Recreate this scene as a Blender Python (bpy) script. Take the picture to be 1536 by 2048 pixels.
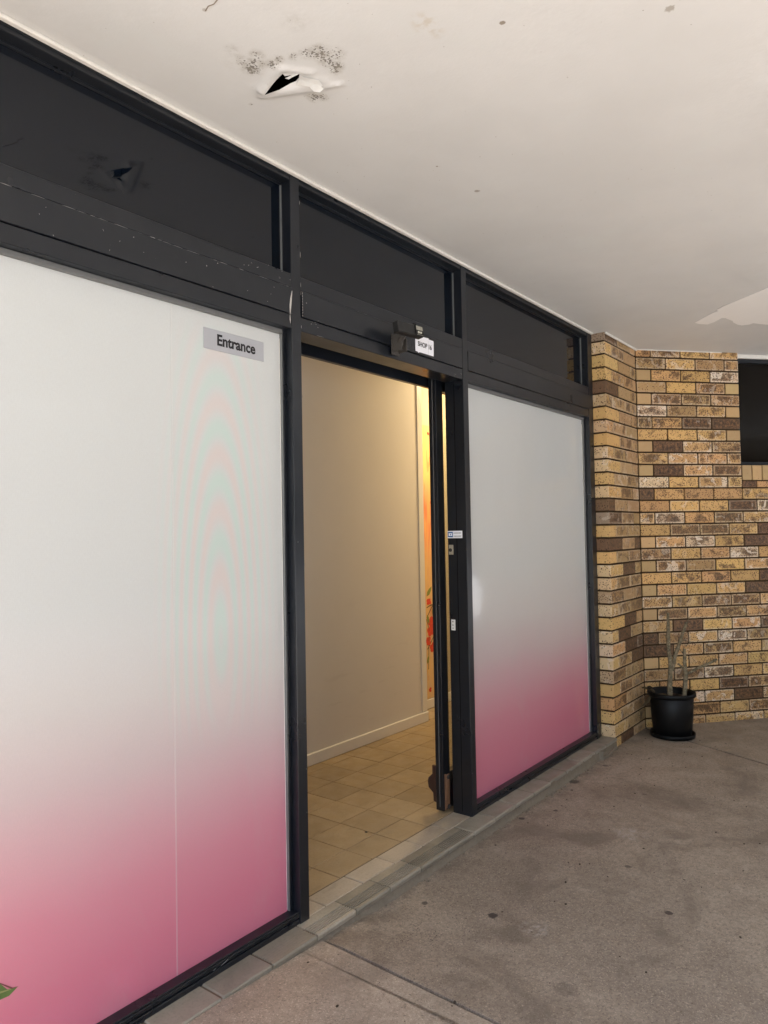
import bpy, bmesh, math, random
from mathutils import Vector, Matrix, geometry, noise
R = math.radians
for o in list(bpy.data.objects): bpy.data.objects.remove(o)
sc = bpy.context.scene
C = sc.collection

# ------------------------------------------------------------------ camera
H = 2.695                       # height of the soffit
CAMP = Vector((0.0, -1.8016, 1.4075))
cd = bpy.data.cameras.new('camera'); cam = bpy.data.objects.new('camera', cd); C.objects.link(cam)
yaw, pit, rol = R(52.4604), R(1.6556), R(-1.0218)
F = Vector((math.sin(yaw)*math.cos(pit), math.cos(yaw)*math.cos(pit), math.sin(pit)))
Rt = Vector((math.cos(yaw), -math.sin(yaw), 0)); Up = Rt.cross(F)
R2 = Rt*math.cos(rol) + Up*math.sin(rol); U2 = -Rt*math.sin(rol) + Up*math.cos(rol)
M = Matrix((R2, U2, -F)).transposed().to_4x4(); M.translation = CAMP
cam.matrix_world = M
cd.sensor_fit = 'VERTICAL'; cd.sensor_height = 36.0; cd.lens = 1456.66/2048*36.0
cd.clip_start = 0.05; cd.clip_end = 600
sc.camera = cam
sc.render.resolution_x = 768; sc.render.resolution_y = 1024

# ------------------------------------------------------------------ light
sun_el, sun_az = R(52), R(238)          # azimuth measured clockwise from +y: the sun stands out over the street
w = bpy.data.worlds.new('World'); sc.world = w; w.use_nodes = True
wn = w.node_tree; bg = wn.nodes['Background']
sky = wn.nodes.new('ShaderNodeTexSky'); sky.sky_type = 'NISHITA'; sky.sun_disc = False
sky.sun_elevation = sun_el; sky.sun_rotation = sun_az
wn.links.new(sky.outputs[0], bg.inputs[0]); bg.inputs[1].default_value = 0.10
sd = bpy.data.lights.new('sun', 'SUN'); sd.energy = 4.5; sd.angle = R(0.6); sd.color = (1, .98, .955)
so = bpy.data.objects.new('sun', sd); C.objects.link(so)
sdir = Vector((math.sin(sun_az)*math.cos(sun_el), math.cos(sun_az)*math.cos(sun_el), math.sin(sun_el)))
so.rotation_euler = sdir.to_track_quat('Z', 'Y').to_euler()
so.location = sdir*20
sc.view_settings.view_transform = 'Standard'; sc.view_settings.look = 'None'
sc.view_settings.gamma = 1; sc.view_settings.exposure = 2.42
sc.render.engine = 'CYCLES'
sc.cycles.max_bounces = 12; sc.cycles.diffuse_bounces = 8; sc.cycles.glossy_bounces = 4
sc.cycles.transparent_max_bounces = 12

# ------------------------------------------------------------------ node helper
class NT:
    def __init__(s, name):
        s.m = bpy.data.materials.new(name); s.m.use_nodes = True
        s.t = s.m.node_tree; s.b = s.t.nodes['Principled BSDF']; s.out = s.t.nodes['Material Output']
        g = s.t.nodes.new('ShaderNodeNewGeometry'); s.pos = g.outputs['Position']
    def put(s, sock, v):
        if isinstance(v, bpy.types.NodeSocket): s.t.links.new(v, sock)
        elif isinstance(v, (tuple, list)) and len(v) == 3 and sock.type == 'RGBA': sock.default_value = (*v, 1)
        else: sock.default_value = v
    def math(s, op, a, b=0.0, c=None, clamp=False):
        n = s.t.nodes.new('ShaderNodeMath'); n.operation = op; n.use_clamp = clamp
        s.put(n.inputs[0], a); s.put(n.inputs[1], b)
        if c is not None: s.put(n.inputs[2], c)
        return n.outputs[0]
    def vmath(s, op, a, b):
        n = s.t.nodes.new('ShaderNodeVectorMath'); n.operation = op
        s.put(n.inputs[0], a); s.put(n.inputs[1], b)
        return n.outputs['Value'] if op in ('DISTANCE', 'LENGTH', 'DOT_PRODUCT') else n.outputs[0]
    def mapv(s, scale=(1, 1, 1), loc=(0, 0, 0), rot=(0, 0, 0), v=None):
        n = s.t.nodes.new('ShaderNodeMapping'); s.put(n.inputs['Vector'], v or s.pos)
        n.inputs['Scale'].default_value = scale; n.inputs['Location'].default_value = loc
        n.inputs['Rotation'].default_value = rot
        return n.outputs[0]
    def noise(s, scale, detail=4, rough=.55, v=None, dist=0.0):
        n = s.t.nodes.new('ShaderNodeTexNoise'); s.put(n.inputs['Vector'], v or s.pos)
        n.inputs['Scale'].default_value = scale; n.inputs['Detail'].default_value = detail
        n.inputs['Roughness'].default_value = rough; n.inputs['Distortion'].default_value = dist
        return n.outputs[0]
    def voro(s, scale, v=None, out='Distance', feat='F1', rand=1.0):
        n = s.t.nodes.new('ShaderNodeTexVoronoi'); s.put(n.inputs['Vector'], v or s.pos)
        n.feature = feat; n.inputs['Scale'].default_value = scale; n.inputs['Randomness'].default_value = rand
        return n.outputs[out]
    def ramp(s, v, a, b, lo=0.0, hi=1.0, smooth=True):
        n = s.t.nodes.new('ShaderNodeMapRange'); n.interpolation_type = 'SMOOTHSTEP' if smooth else 'LINEAR'
        s.put(n.inputs[0], v); s.put(n.inputs[1], a); s.put(n.inputs[2], b); s.put(n.inputs[3], lo); s.put(n.inputs[4], hi)
        return n.outputs[0]
    def mix(s, f, a, b, mode='MIX'):
        n = s.t.nodes.new('ShaderNodeMix'); n.data_type = 'RGBA'; n.blend_type = mode
        s.put(n.inputs[0], f); s.put(n.inputs[6], a); s.put(n.inputs[7], b)
        return n.outputs[2]
    def cramp(s, v, stops):
        n = s.t.nodes.new('ShaderNodeValToRGB'); s.put(n.inputs[0], v); e = n.color_ramp.elements
        while len(e) < len(stops): e.new(0.5)
        for el, (p, c) in zip(e, stops): el.position = p; el.color = (*c, 1)
        return n.outputs[0]
    def sep(s, v=None):
        n = s.t.nodes.new('ShaderNodeSeparateXYZ'); s.put(n.inputs[0], v or s.pos); return n.outputs
    def attr(s, name):
        n = s.t.nodes.new('ShaderNodeAttribute'); n.attribute_name = name; return n.outputs
    def bump(s, h, strength=.3, dist=.01, normal=None):
        n = s.t.nodes.new('ShaderNodeBump'); s.put(n.inputs['Height'], h)
        n.inputs['Strength'].default_value = strength; n.inputs['Distance'].default_value = dist
        if normal is not None: s.put(n.inputs['Normal'], normal)
        s.put(s.b.inputs['Normal'], n.outputs[0]); return n.outputs[0]
    def set(s, col=None, rough=None, spec=None, metal=None, coat=None, coatr=None):
        for k, v in (('Base Color', col), ('Roughness', rough), ('Specular IOR Level', spec), ('Metallic', metal),
                     ('Coat Weight', coat), ('Coat Roughness', coatr)):
            if v is not None: s.put(s.b.inputs[k], v)
        return s.m

def simple(name, col, rough=.5, spec=.5, metal=0.0, var=.12, vs=30, bump=0.0, bs=60):
    n = NT(name)
    f = n.noise(vs, 4)
    c = n.mix(f, tuple(x*(1-var) for x in col), tuple(min(1, x*(1+var)) for x in col))
    if bump: n.bump(n.noise(bs, 4), bump, .004)
    return n.set(c, n.ramp(n.noise(vs*.5, 3), .3, .7, rough*.85, min(1, rough*1.15)), spec, metal)

# ------------------------------------------------------------------ materials
def m_frame():
    n = NT('black_paint')
    dust = n.ramp(n.noise(9, 5), .45, .8)
    c = n.mix(dust, (.0065, .0085, .0125), (.0105, .0125, .0165))
    sp = n.voro(260); keep = n.ramp(n.noise(35, 3), .66, .75)
    chip = n.math('MULTIPLY', n.ramp(sp, .22, .12), keep)
    c = n.mix(n.math('MULTIPLY', chip, .8), c, (.3, .29, .27))
    return n.set(c, n.ramp(n.noise(6, 3), .3, .7, .27, .33), .5)
def m_film(moire, coat, pale=0.0):
    n = NT('printed_window_film')
    z = n.sep(n.vmath('ADD', n.pos, n.vmath('MULTIPLY', n.mapv((1, 1, 1)), (0, 0, 0))))[2]
    wob = n.math('MULTIPLY', n.math('SUBTRACT', n.noise(1.6, 3), .5), .12)
    zz = n.math('DIVIDE', n.math('ADD', z, wob), 2.2, clamp=True)
    W = (.76, .785, .785)
    c = n.cramp(zz, [(.0, (.86, .245, .36)), (.12, (.86, .27, .38)), (.20, (.84, .34, .43)), (.27, (.81, .48, .53)),
                     (.34, (.77, .62, .63)), (.43, (.775, .745, .735)), (.55, W), (1.0, (.76, .79, .79))])
    if pale: c = n.mix(pale, c, (.92, .91, .89))
    c = n.mix(.06, c, (0, 0, 0))
    # woven backing: fine threads
    th = n.math('SINE', n.math('MULTIPLY', n.sep()[0], 1500)); tv = n.math('SINE', n.math('MULTIPLY', n.sep()[2], 1200))
    weave = n.math('MULTIPLY', n.math('ADD', th, tv), .5)
    c = n.mix(n.ramp(weave, -1, 1, 0, .05), c, (.45, .45, .45))
    grain = n.noise(420, 2, .6, v=n.mapv((1, 1, .25)))
    c = n.mix(n.ramp(grain, .3, .7, 0, .09), c, (.42, .40, .40))
    if moire:
        P = n.mapv((1/.145, 0, 1/.72), (-1.535/.145, 0, -1.08/.72))
        r = n.vmath('LENGTH', P, (0, 0, 0))
        ph = n.math('SINE', n.math('MULTIPLY', n.math('POWER', r, 1.25), 22))
        amp = n.math('MULTIPLY', n.ramp(r, 2.0, .8), n.ramp(n.sep()[2], .70, 1.15))
        a2 = n.math('MULTIPLY', amp, n.ramp(n.sep()[2], 2.12, 2.0))
        c = n.mix(n.math('MULTIPLY', n.math('MULTIPLY', n.math('MAXIMUM', ph, 0), a2), .7), c, (.60, .76, .71))
        c = n.mix(n.math('MULTIPLY', n.math('MULTIPLY', n.math('MAXIMUM', n.math('MULTIPLY', ph, -1), 0), a2), .6), c, (.78, .66, .64))
    sm_ = n.noise(2.2, 5, .7, v=n.mapv((1, 1, .6), (2, 0, 5)), dist=.8)
    c = n.mix(n.ramp(sm_, .5, .7, 0, .10), c, (.60, .60, .58))
    n.set(c, .55, .3, coat=coat, coatr=n.ramp(sm_, .35, .65, .04, .16 if coat < .5 else .10))
    n.b.inputs['Coat IOR'].default_value = 1.5 if coat < .5 else 1.8
    nb = n.t.nodes.new('ShaderNodeBump'); nb.inputs['Strength'].default_value = .12; nb.inputs['Distance'].default_value = .02
    n.put(nb.inputs['Height'], n.noise(1.7, 3)); n.put(n.b.inputs['Coat Normal'], nb.outputs[0])
    # the film lets a little light through to the white board behind the glass
    tr = n.t.nodes.new('ShaderNodeBsdfTransparent'); n.put(tr.inputs[0], n.mix(.25, c, (1, 1, 1)))
    mx = n.t.nodes.new('ShaderNodeMixShader'); mx.inputs[0].default_value = .26
    n.t.links.new(n.b.outputs[0], mx.inputs[1]); n.t.links.new(tr.outputs[0], mx.inputs[2])
    n.t.links.new(mx.outputs[0], n.out.inputs[0])
    return n.m
def m_darkglass():
    n = NT('dark_glass')
    return n.set((.0025, .0045, .0085), .03, .45)
def m_clearglass():
    n = NT('clear_glass')
    gl = n.t.nodes.new('ShaderNodeBsdfGlossy'); gl.inputs['Roughness'].default_value = .02
    tr = n.t.nodes.new('ShaderNodeBsdfTransparent'); tr.inputs[0].default_value = (.86, .88, .87, 1)
    mx = n.t.nodes.new('ShaderNodeMixShader'); mx.inputs[0].default_value = .06
    n.t.links.new(tr.outputs[0], mx.inputs[1]); n.t.links.new(gl.outputs[0], mx.inputs[2])
    n.t.links.new(mx.outputs[0], n.out.inputs[0]); return n.m
def m_brick():
    n = NT('speckled_brick')
    base = n.attr('base'); par = n.attr('par')
    ps = n.sep(par['Vector']); speck, blot, edge = ps[0], ps[1], ps[2]; L = par['Alpha']
    uvn = n.t.nodes.new('ShaderNodeUVMap'); uvn.uv_map = 'brickuv'; uv = n.sep(uvn.outputs[0])
    ed = n.math('MINIMUM', n.math('MINIMUM', uv[0], n.math('SUBTRACT', L, uv[0])), n.math('MINIMUM', uv[1], n.math('SUBTRACT', .076, uv[1])))
    c = base['Color']
    c = n.mix(n.ramp(n.noise(38, 4), .35, .7, 0, .28), c, n.mix(.5, c, (.42, .20, .09)))
    # dark fire flashes
    b1 = n.math('ADD', n.math('MULTIPLY', n.noise(11, 5, .65, dist=.6), .7), n.math('MULTIPLY', n.noise(120, 3, .7), .3))
    thr = n.math('SUBTRACT', .64, n.math('MULTIPLY', blot, .27))
    bm = n.math('MULTIPLY', n.ramp(b1, thr, n.math('ADD', thr, .09)), n.ramp(ed, .001, .014))
    c = n.mix(n.math('MULTIPLY', bm, .85), c, n.mix(n.ramp(n.noise(48, 5, .75), .38, .66), (.026, .014, .008), (.23, .12, .050)))
    # pale rims and smears
    pe = n.math('MULTIPLY', edge, n.ramp(n.math('ADD', ed, n.math('MULTIPLY', n.noise(60, 3), .012)), .020, .008))
    c = n.mix(n.math('MULTIPLY', pe, .75), c, (.70, .58, .44))
    wp = n.math('MULTIPLY', n.ramp(n.noise(13, 3, .5, dist=1.0), .57, .61), edge)
    c = n.mix(n.math('MULTIPLY', wp, .75), c, (.74, .64, .52))
    # iron specks
    v1 = n.ramp(n.voro(88), .42, .24); k1 = n.ramp(n.noise(48, 3), n.math('SUBTRACT', .64, n.math('MULTIPLY', speck, .32)), n.math('SUBTRACT', .70, n.math('MULTIPLY', speck, .32)))
    v2 = n.ramp(n.voro(55), .16, .10); k2 = n.ramp(n.noise(30, 2), .70, .60, 0, 1)
    s1 = n.math('MULTIPLY', v1, k1); s2 = n.math('MULTIPLY', n.math('MULTIPLY', v2, n.ramp(n.noise(23, 2), .5, .56)), speck)
    sm = n.math('MAXIMUM', s1, s2)
    c = n.mix(n.math('MULTIPLY', sm, .9), c, (.055, .022, .012))
    hgt = n.math('ADD', n.math('MULTIPLY', n.noise(150, 4), .5), n.math('MULTIPLY', sm, -.6))
    n.bump(hgt, .35, .003)
    return n.set(c, n.ramp(bm, 0, 1, .62, .45), .35)
def m_concrete(name, a, b, dark):
    n = NT(name)
    big = n.noise(1.1, 5, .6); mid = n.noise(5, 6, .65, dist=.4); fine = n.noise(60, 5, .7); grit = n.noise(260, 3, .7)
    c = n.mix(n.ramp(n.math('ADD', n.math('MULTIPLY', big, .6), n.math('MULTIPLY', mid, .4)), .38, .62), a, b)
    c = n.mix(n.ramp(fine, .38, .66, 0, .5), c, dark)
    c = n.mix(n.ramp(n.noise(170, 3, .75), .54, .68, 0, .6), c, tuple(min(1, x*1.75) for x in a))
    c = n.mix(n.ramp(n.noise(130, 3, .75), .44, .32, 0, .7), c, tuple(x*.45 for x in dark))
    stain = n.ramp(n.noise(2.3, 5, .65, dist=.8, v=n.mapv((1, 1, 1), (3.1, 7.7, 0))), .50, .68, 0, .6)
    c = n.mix(stain, c, dark)
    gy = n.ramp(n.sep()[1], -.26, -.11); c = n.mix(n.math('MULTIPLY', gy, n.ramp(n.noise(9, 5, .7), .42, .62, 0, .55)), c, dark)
    # pitted speckle patch and gum marks
    P = n.mapv((1, 1, 0))
    pm = n.ramp(n.vmath('DISTANCE', P, (2.15, -.37, 0)), .55, .08)
    pits = n.math('MULTIPLY', n.ramp(n.voro(95), .26, .16), n.ramp(n.noise(14, 3), .46, .6))
    c = n.mix(n.math('MULTIPLY', n.math('MULTIPLY', pits, pm), .85), c, (.035, .025, .02))
    p2 = n.math('MULTIPLY', n.ramp(n.voro(38), .10, .06), n.ramp(n.noise(6, 2), .58, .64))
    c = n.mix(n.math('MULTIPLY', p2, .9), c, (.05, .035, .03))
    for (x, y, r, k) in GUM:
        d = n.math('ADD', n.vmath('DISTANCE', P, (x, y, 0)), n.math('MULTIPLY', n.math('SUBTRACT', n.noise(70, 2), .5), r*.9))
        c = n.mix(n.ramp(d, r, r*.7, 0, k), c, (.045, .033, .027))
    for (x, y, r) in ((3.35, -.62, .10), (2.55, .0, .05), (2.36, -.62, .07)):
        d = n.vmath('DISTANCE', P, (x, y, 0))
        c = n.mix(n.math('MULTIPLY', n.ramp(d, r, r*.4), n.ramp(n.noise(55, 4), .48, .62, 0, .55)), c, (.42, .38, .34))
    h = n.math('ADD', n.math('MULTIPLY', fine, .5), n.math('MULTIPLY', n.noise(170, 3, .75), .8))
    n.bump(h, .55, .004)
    return n.set(c, n.ramp(mid, .3, .7, .55, .8), .35)
GUM = [(3.879, -.122, .035, .7), (2.473, -.03, .014, .9), (2.565, -.066, .022, .9), (2.60, -.085, .014, .9), (2.74, -.966, .016, .9),
       (2.10, -.846, .04, .28), (3.23, -.13, .017, .9), (3.42, -.22, .014, .8), (3.02, -.72, .015, .7), (2.35, -.46, .02, .9),
       (2.28, -.21, .014, .8), (4.25, -.16, .02, .6), (3.9, -.5, .014, .5), (4.6, -.75, .05, .2), (2.05, -1.12, .02, .6)]
def m_ceiling():
    n = NT('painted_soffit')
    c = n.mix(n.ramp(n.noise(1.3, 5, .6), .35, .68), (.655, .65, .635), (.61, .605, .59))
    c = n.mix(n.ramp(n.noise(3.0, 4, .6, v=n.mapv((1, 1, 1), (5, 2, 0))), .56, .72, 0, .5), c, (.63, .64, .62))
    # hairline scratches, specks, nail heads
    sc_ = n.math('MULTIPLY', n.ramp(n.voro(60, v=n.mapv((1, .16, 1), rot=(0, 0, .5))), .05, .03), n.ramp(n.noise(4, 2), .56, .62))
    c = n.mix(n.math('MULTIPLY', sc_, .5), c, (.35, .31, .26))
    sp = n.math('MULTIPLY', n.ramp(n.voro(26), .055, .03), n.ramp(n.noise(5, 2, v=n.mapv((1, 1, 1), (9, 1, 0))), .5, .58))
    c = n.mix(n.math('MULTIPLY', sp, .85), c, (.20, .16, .12))
    ms = n.attr('mould')['Fac']
    g = n.noise(95, 4, .7); v = n.voro(150)
    spots = n.ramp(n.math('ADD', n.math('MULTIPLY', g, .75), n.math('MULTIPLY', v, -.5)), n.math('SUBTRACT', .58, n.math('MULTIPLY', ms, .56)), n.math('SUBTRACT', .66, n.math('MULTIPLY', ms, .56)))
    mm = n.math('MULTIPLY', spots, n.ramp(ms, .02, .25))
    c = n.mix(n.math('MULTIPLY', mm, .82), c, (.075, .062, .05))
    c = n.mix(n.math('MULTIPLY', n.ramp(ms, .1, 1.0), n.ramp(n.noise(40, 5, .75), .40, .60, .05, .55)), c, (.30, .27, .22))
    P = n.mapv((1, 1, 0)); hs = n.math('MULTIPLY', n.noise(9, 3), .004)
    for (x, y, r, k) in ((1.632, -.954, .009, .85), (1.849, -1.303, .014, .6), (2.385, -.44, .012, .7), (2.133, -.425, .005, .8), (1.131, -.407, .007, .4)):
        d = n.math('ADD', n.vmath('DISTANCE', P, (x, y, 0)), n.math('MULTIPLY', n.math('SUBTRACT', n.noise(160, 2), .5), r))
        c = n.mix(n.ramp(d, r, r*.6, 0, k), c, (.22, .18, .13))
    d = n.vmath('DISTANCE', n.mapv((1, 1.7, 0)), (1.52, -.80*1.7, 0))
    c = n.mix(n.math('MULTIPLY', n.ramp(d, .075, .02), n.ramp(n.noise(28, 4), .42, .6, 0, .5)), c, (.50, .43, .33))
    h = n.math('ADD', n.math('MULTIPLY', n.noise(7, 4), .8), n.math('MULTIPLY', n.noise(120, 4), .12))
    n.bump(h, .25, .012)
    return n.set(c, n.ramp(n.noise(3, 3), .3, .7, .42, .6), .4)
def m_tile(name, a, b, grooves=False):
    n = NT(name)
    oi = n.t.nodes.new('ShaderNodeNewGeometry').outputs['Random Per Island']
    c = n.mix(n.math('ADD', n.math('MULTIPLY', oi, .7), n.ramp(n.noise(7, 5, .6), .35, .65, 0, .3)), tuple(x*.86 for x in a), tuple(x*1.1 for x in b))
    c = n.mix(n.ramp(n.noise(110, 4, .7), .45, .75, 0, .35), c, tuple(x*.6 for x in a))
    c = n.mix(n.ramp(n.noise(16, 4, .6, v=n.mapv((.35, 1, 1))), .56, .75, 0, .4), c, tuple(x*.5 for x in b))
    n.bump(n.noise(90, 4), .2, .003)
    return n.set(c, n.ramp(n.noise(12, 3), .3, .7, .38, .6), .45)

FRAME = m_frame(); DGLASS = m_darkglass(); CGLASS = m_clearglass(); BRICK = m_brick()
ALU = simple('dull_aluminium', (.16, .165, .165), .4, .5, .3)
MORTAR = simple('brown_mortar', (.050, .031, .016), .9, .2, 0, .3, 60, .5, 150)
WHITE = simple('white_board', (.82, .81, .78), .6)
TRIM = simple('white_trim', (.68, .66, .61), .5, .4, 0, .12, 40, .2)
CEIL = m_ceiling()
CONC = m_concrete('walkway_concrete', (.36, .295, .225), (.262, .211, .160), (.150, .118, .088))
CONCL = m_concrete('pale_walkway_concrete', (.42, .345, .265), (.34, .28, .215), (.22, .175, .13))
PAVE = simple('light_paving', (.48, .48, .475), .8, .3, 0, .1, 3, .3, 40)
BLACK = simple('black_plastic', (.003, .003, .0032), .48, .22, 0, .2, 20)
VOID = simple('unlit_cavity', (.006, .006, .006), 1, 0)  # near-black, the darkness inside hole and groove is in the colour
SENS = simple('sensor_case', (.014, .014, .014), .5, .4, 0, .25, 60)
BRKT = simple('worn_bracket', (.05, .045, .04), .6, .4, 0, .4, 120, .3)
LENS = simple('sensor_window', (.30, .29, .24), .15, .6, 0, .5, 90)
PLATE = simple('silver_sign_plate', (.37, .38, .41), .35, .5, 0, .03, 10)
INK = simple('black_ink', (.008, .008, .01), .5, .4)
LABEL = simple('white_label', (.80, .81, .86), .45, .4, 0, .04, 20)
BLUE = simple('blue_ink', (.02, .10, .30), .5)
GREYINK = simple('grey_ink', (.2, .2, .2), .5)
STEEL = simple('worn_steel', (.50, .47, .38), .35, .5, .6, .3, 200)
COPPER = simple('worn_brass_edge', (.30, .16, .09), .45, .5, .4, .4, 70)
BROWN = simple('brown_plastic', (.045, .022, .016), .45, .4, 0, .2, 40)
def m_plaster():
    n = NT('cream_plaster')
    c = n.mix(n.noise(5, 4), (.64, .61, .57), (.68, .65, .61))
    z = n.sep()[2]
    sc_ = n.math('MULTIPLY', n.ramp(n.noise(10, 4, .6, v=n.mapv((.35, 1, 2.5))), .60, .70), n.ramp(z, 1.3, .3))
    c = n.mix(n.math('MULTIPLY', sc_, .10), c, (.32, .28, .24))
    n.bump(n.noise(70, 4), .12, .004); return n.set(c, .55, .3)
PLASTER = m_plaster()
SKIRT = simple('white_gloss_skirting', (.72, .70, .66), .35, .5, 0, .05, 12)
CREAM = simple('cream_plaster_far', (.50, .42, .30), .6)
FLOORT = m_tile('beige_floor_tile', (.33, .24, .135), (.38, .28, .16))
NOSE = m_tile('grey_nosing_tile', (.225, .20, .15), (.35, .305, .235))
SILLT = m_tile('grey_sill_tile', (.20, .18, .14), (.29, .258, .20))
INNERT = m_tile('tan_sill_tile', (.36, .30, .225), (.46, .39, .30))
GROUT = simple('dark_grout', (.13, .10, .07), .9, .2, 0, .3, 90, .3)
GROUTG = simple('grey_mortar', (.20, .168, .125), .9, .2, 0, .3, 60, .8, 90)
PAINTCHIP = simple('bare_chip', (.42, .40, .38), .7, .3, 0, .2, 200)

# ------------------------------------------------------------------ object helpers
def tag(o, label=None, cat=None, group=None, kind=None):
    if label: o['label'] = label
    if cat: o['category'] = cat
    if group: o['group'] = group
    if kind: o['kind'] = kind
    return o
def thing(name, label, cat, loc=(0, 0, 0), group=None):
    o = bpy.data.objects.new(name, None); C.objects.link(o); o.location = loc
    o.empty_display_size = .1
    return tag(o, label, cat, group)
def link(name, bm, mats, parent=None, smooth=False):
    me = bpy.data.meshes.new(name); bm.to_mesh(me); bm.free()
    if not isinstance(mats, (list, tuple)): mats = [mats]
    for m in mats: me.materials.append(m)
    if smooth:
        for p in me.polygons: p.use_smooth = True
    o = bpy.data.objects.new(name, me); C.objects.link(o)
    if parent:
        o.parent = parent
        o.matrix_parent_inverse = Matrix.Translation(-Vector(abs_loc(parent)))
    return o
def abs_loc(o):
    v = Vector(o.location)
    p = o.parent
    if p: v = v  # parts keep their vertices in world coordinates and sit at the origin
    return v if o.type == 'EMPTY' else (0, 0, 0)
def box(bm, x0, x1, y0, y1, z0, z1, bev=.0015, mi=0, xf=None):
    lo = (x0, y0, z0); hi = (x1, y1, z1)
    bev = min(bev, (x1-x0)*.3, (y1-y0)*.3, (z1-z0)*.3)
    V = {}; vs = []; fs = []
    for c in range(8):
        sg_ = [1 if c >> i & 1 else -1 for i in range(3)]
        for ax in range(3) if bev else (0,):
            co = [(hi[i] if sg_[i] > 0 else lo[i])-(0 if i == ax or not bev else sg_[i]*bev) for i in range(3)]
            v = bm.verts.new(co); vs.append(v)
            V[c, ax] = v
            if not bev: V[c, 1] = V[c, 2] = v
    def face(l):
        f = bm.faces.new(l); f.material_index = mi; fs.append(f)
        ctr = Vector(((x0+x1)/2, (y0+y1)/2, (z0+z1)/2)); f.normal_update()
        if f.normal.dot(f.calc_center_median()-ctr) < 0: f.normal_flip()
    for ax in range(3):
        b_, c_ = [i for i in range(3) if i != ax]
        for s_ in (0, 1):
            q = [(s_ << ax) | (p << b_) | (r << c_) for p, r in ((0, 0), (1, 0), (1, 1), (0, 1))]
            face([V[k, ax] for k in q])
    if bev:
        for e in range(3):
            a_, b_ = [i for i in range(3) if i != e]
            for p in (0, 1):
                for r in (0, 1):
                    k0 = (p << a_) | (r << b_); k1 = k0 | (1 << e)
                    face([V[k0, a_], V[k0, b_], V[k1, b_], V[k1, a_]])
        for c in range(8): face([V[c, 0], V[c, 1], V[c, 2]])
    if xf is not None:
        for v in vs: v.co = xf @ v.co
        if xf.determinant() < 0:
            for f in fs: f.normal_flip()
    return vs, fs
def B(name, mats, parent, *boxes, bev=.0015):
    bm = bmesh.new()
    for b in boxes: box(bm, *b, bev=bev)
    return link(name, bm, mats, parent)
def prism(bm, pts, fn, t, mi=0):
    """closed outline pts (a,b) -> fn(a,b,depth); thickness t"""
    a = [bm.verts.new(fn(p[0], p[1], 0)) for p in pts]; b = [bm.verts.new(fn(p[0], p[1], t)) for p in pts]
    fs = [bm.faces.new(a), bm.faces.new(b[::-1])]
    for i in range(len(pts)):
        j = (i+1) % len(pts); fs.append(bm.faces.new((a[j], a[i], b[i], b[j])))
    for f in fs: f.material_index = mi
    bmesh.ops.recalc_face_normals(bm, faces=fs)
    return fs
def text_bm(txt, size, mat4, bold=0.0, depth=.0004, align='CENTER', sx=1.0):
    cu = bpy.data.curves.new('t', 'FONT'); cu.body = txt; cu.size = size; cu.align_x = align; cu.align_y = 'CENTER'
    cu.extrude = depth; cu.offset = bold; cu.resolution_u = 4; cu.space_character = 1.0
    o = bpy.data.objects.new('t', cu); C.objects.link(o)
    dg = bpy.context.evaluated_depsgraph_get(); dg.update()
    me = bpy.data.meshes.new_from_object(o.evaluated_get(dg))
    bm = bmesh.new(); bm.from_mesh(me)
    for v in bm.verts: v.co.x *= sx
    bm.transform(mat4)
    bpy.data.objects.remove(o); bpy.data.curves.remove(cu); bpy.data.meshes.remove(me)
    return bm
def tube(bm, pts, rads, seg=8, ribs=0, rnd=None):
    rings = []
    for i, p in enumerate(pts):
        p = Vector(p)
        d = (Vector(pts[min(i+1, len(pts)-1)])-Vector(pts[max(i-1, 0)])).normalized()
        a = d.cross(Vector((.3, .9, .1))).normalized(); b = d.cross(a)
        ring = []
        for k in range(seg):
            t = 2*math.pi*k/seg; r = rads[i]*(1+ribs*math.cos(t*4))
            if rnd: r *= 1+rnd.uniform(-.12, .12)
            ring.append(bm.verts.new(p+a*math.cos(t)*r+b*math.sin(t)*r))
        rings.append(ring)
    for i in range(len(rings)-1):
        for k in range(seg):
            bm.faces.new((rings[i][k], rings[i][(k+1) % seg], rings[i+1][(k+1) % seg], rings[i+1][k]))
    bm.faces.new(rings[0][::-1]); bm.faces.new(rings[-1])
def lathe(bm, prof, cx, cy, seg=48, mi=0):
    rings = [[bm.verts.new((cx+r*math.cos(2*math.pi*k/seg), cy+r*math.sin(2*math.pi*k/seg), z)) for k in range(seg)] for r, z in prof]
    for i in range(len(rings)-1):
        for k in range(seg):
            f = bm.faces.new((rings[i][k], rings[i][(k+1) % seg], rings[i+1][(k+1) % seg], rings[i+1][k])); f.material_index = mi
    return rings

# ================================================================== SETTING
def zwalk(x):                                   # level of the concrete against the tiled step
    if x < 1.85: return min(.058, .036+(1.85-x)*.05)
    return max(0.0, .018-(x-1.85)*.0062)
def slab(bm, poly, zf, mi, top_only=False):
    """poly (x,y) ccw, top follows zf; edges drop 4 cm with a small arris"""
    t = [bm.verts.new((x, y, zf(x))) for x, y in poly]; b = [bm.verts.new((x, y, zf(x)-.04)) for x, y in poly]
    f = bm.faces.new(t); f.material_index = mi
    for i in range(len(poly)):
        j = (i+1) % len(poly); g = bm.faces.new((t[j], t[i], b[i], b[j])); g.material_index = mi
bm = bmesh.new()
g = .007; g2 = .013
jx = lambda y: 1.846+(y+.1)*.045                # joint square to the shopfront
def strips(xs, ylo, yhi, mi, cut=None):
    for a, b in zip(xs[:-1], xs[1:]):
        slab_top(a, b, ylo, yhi, mi)
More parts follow.
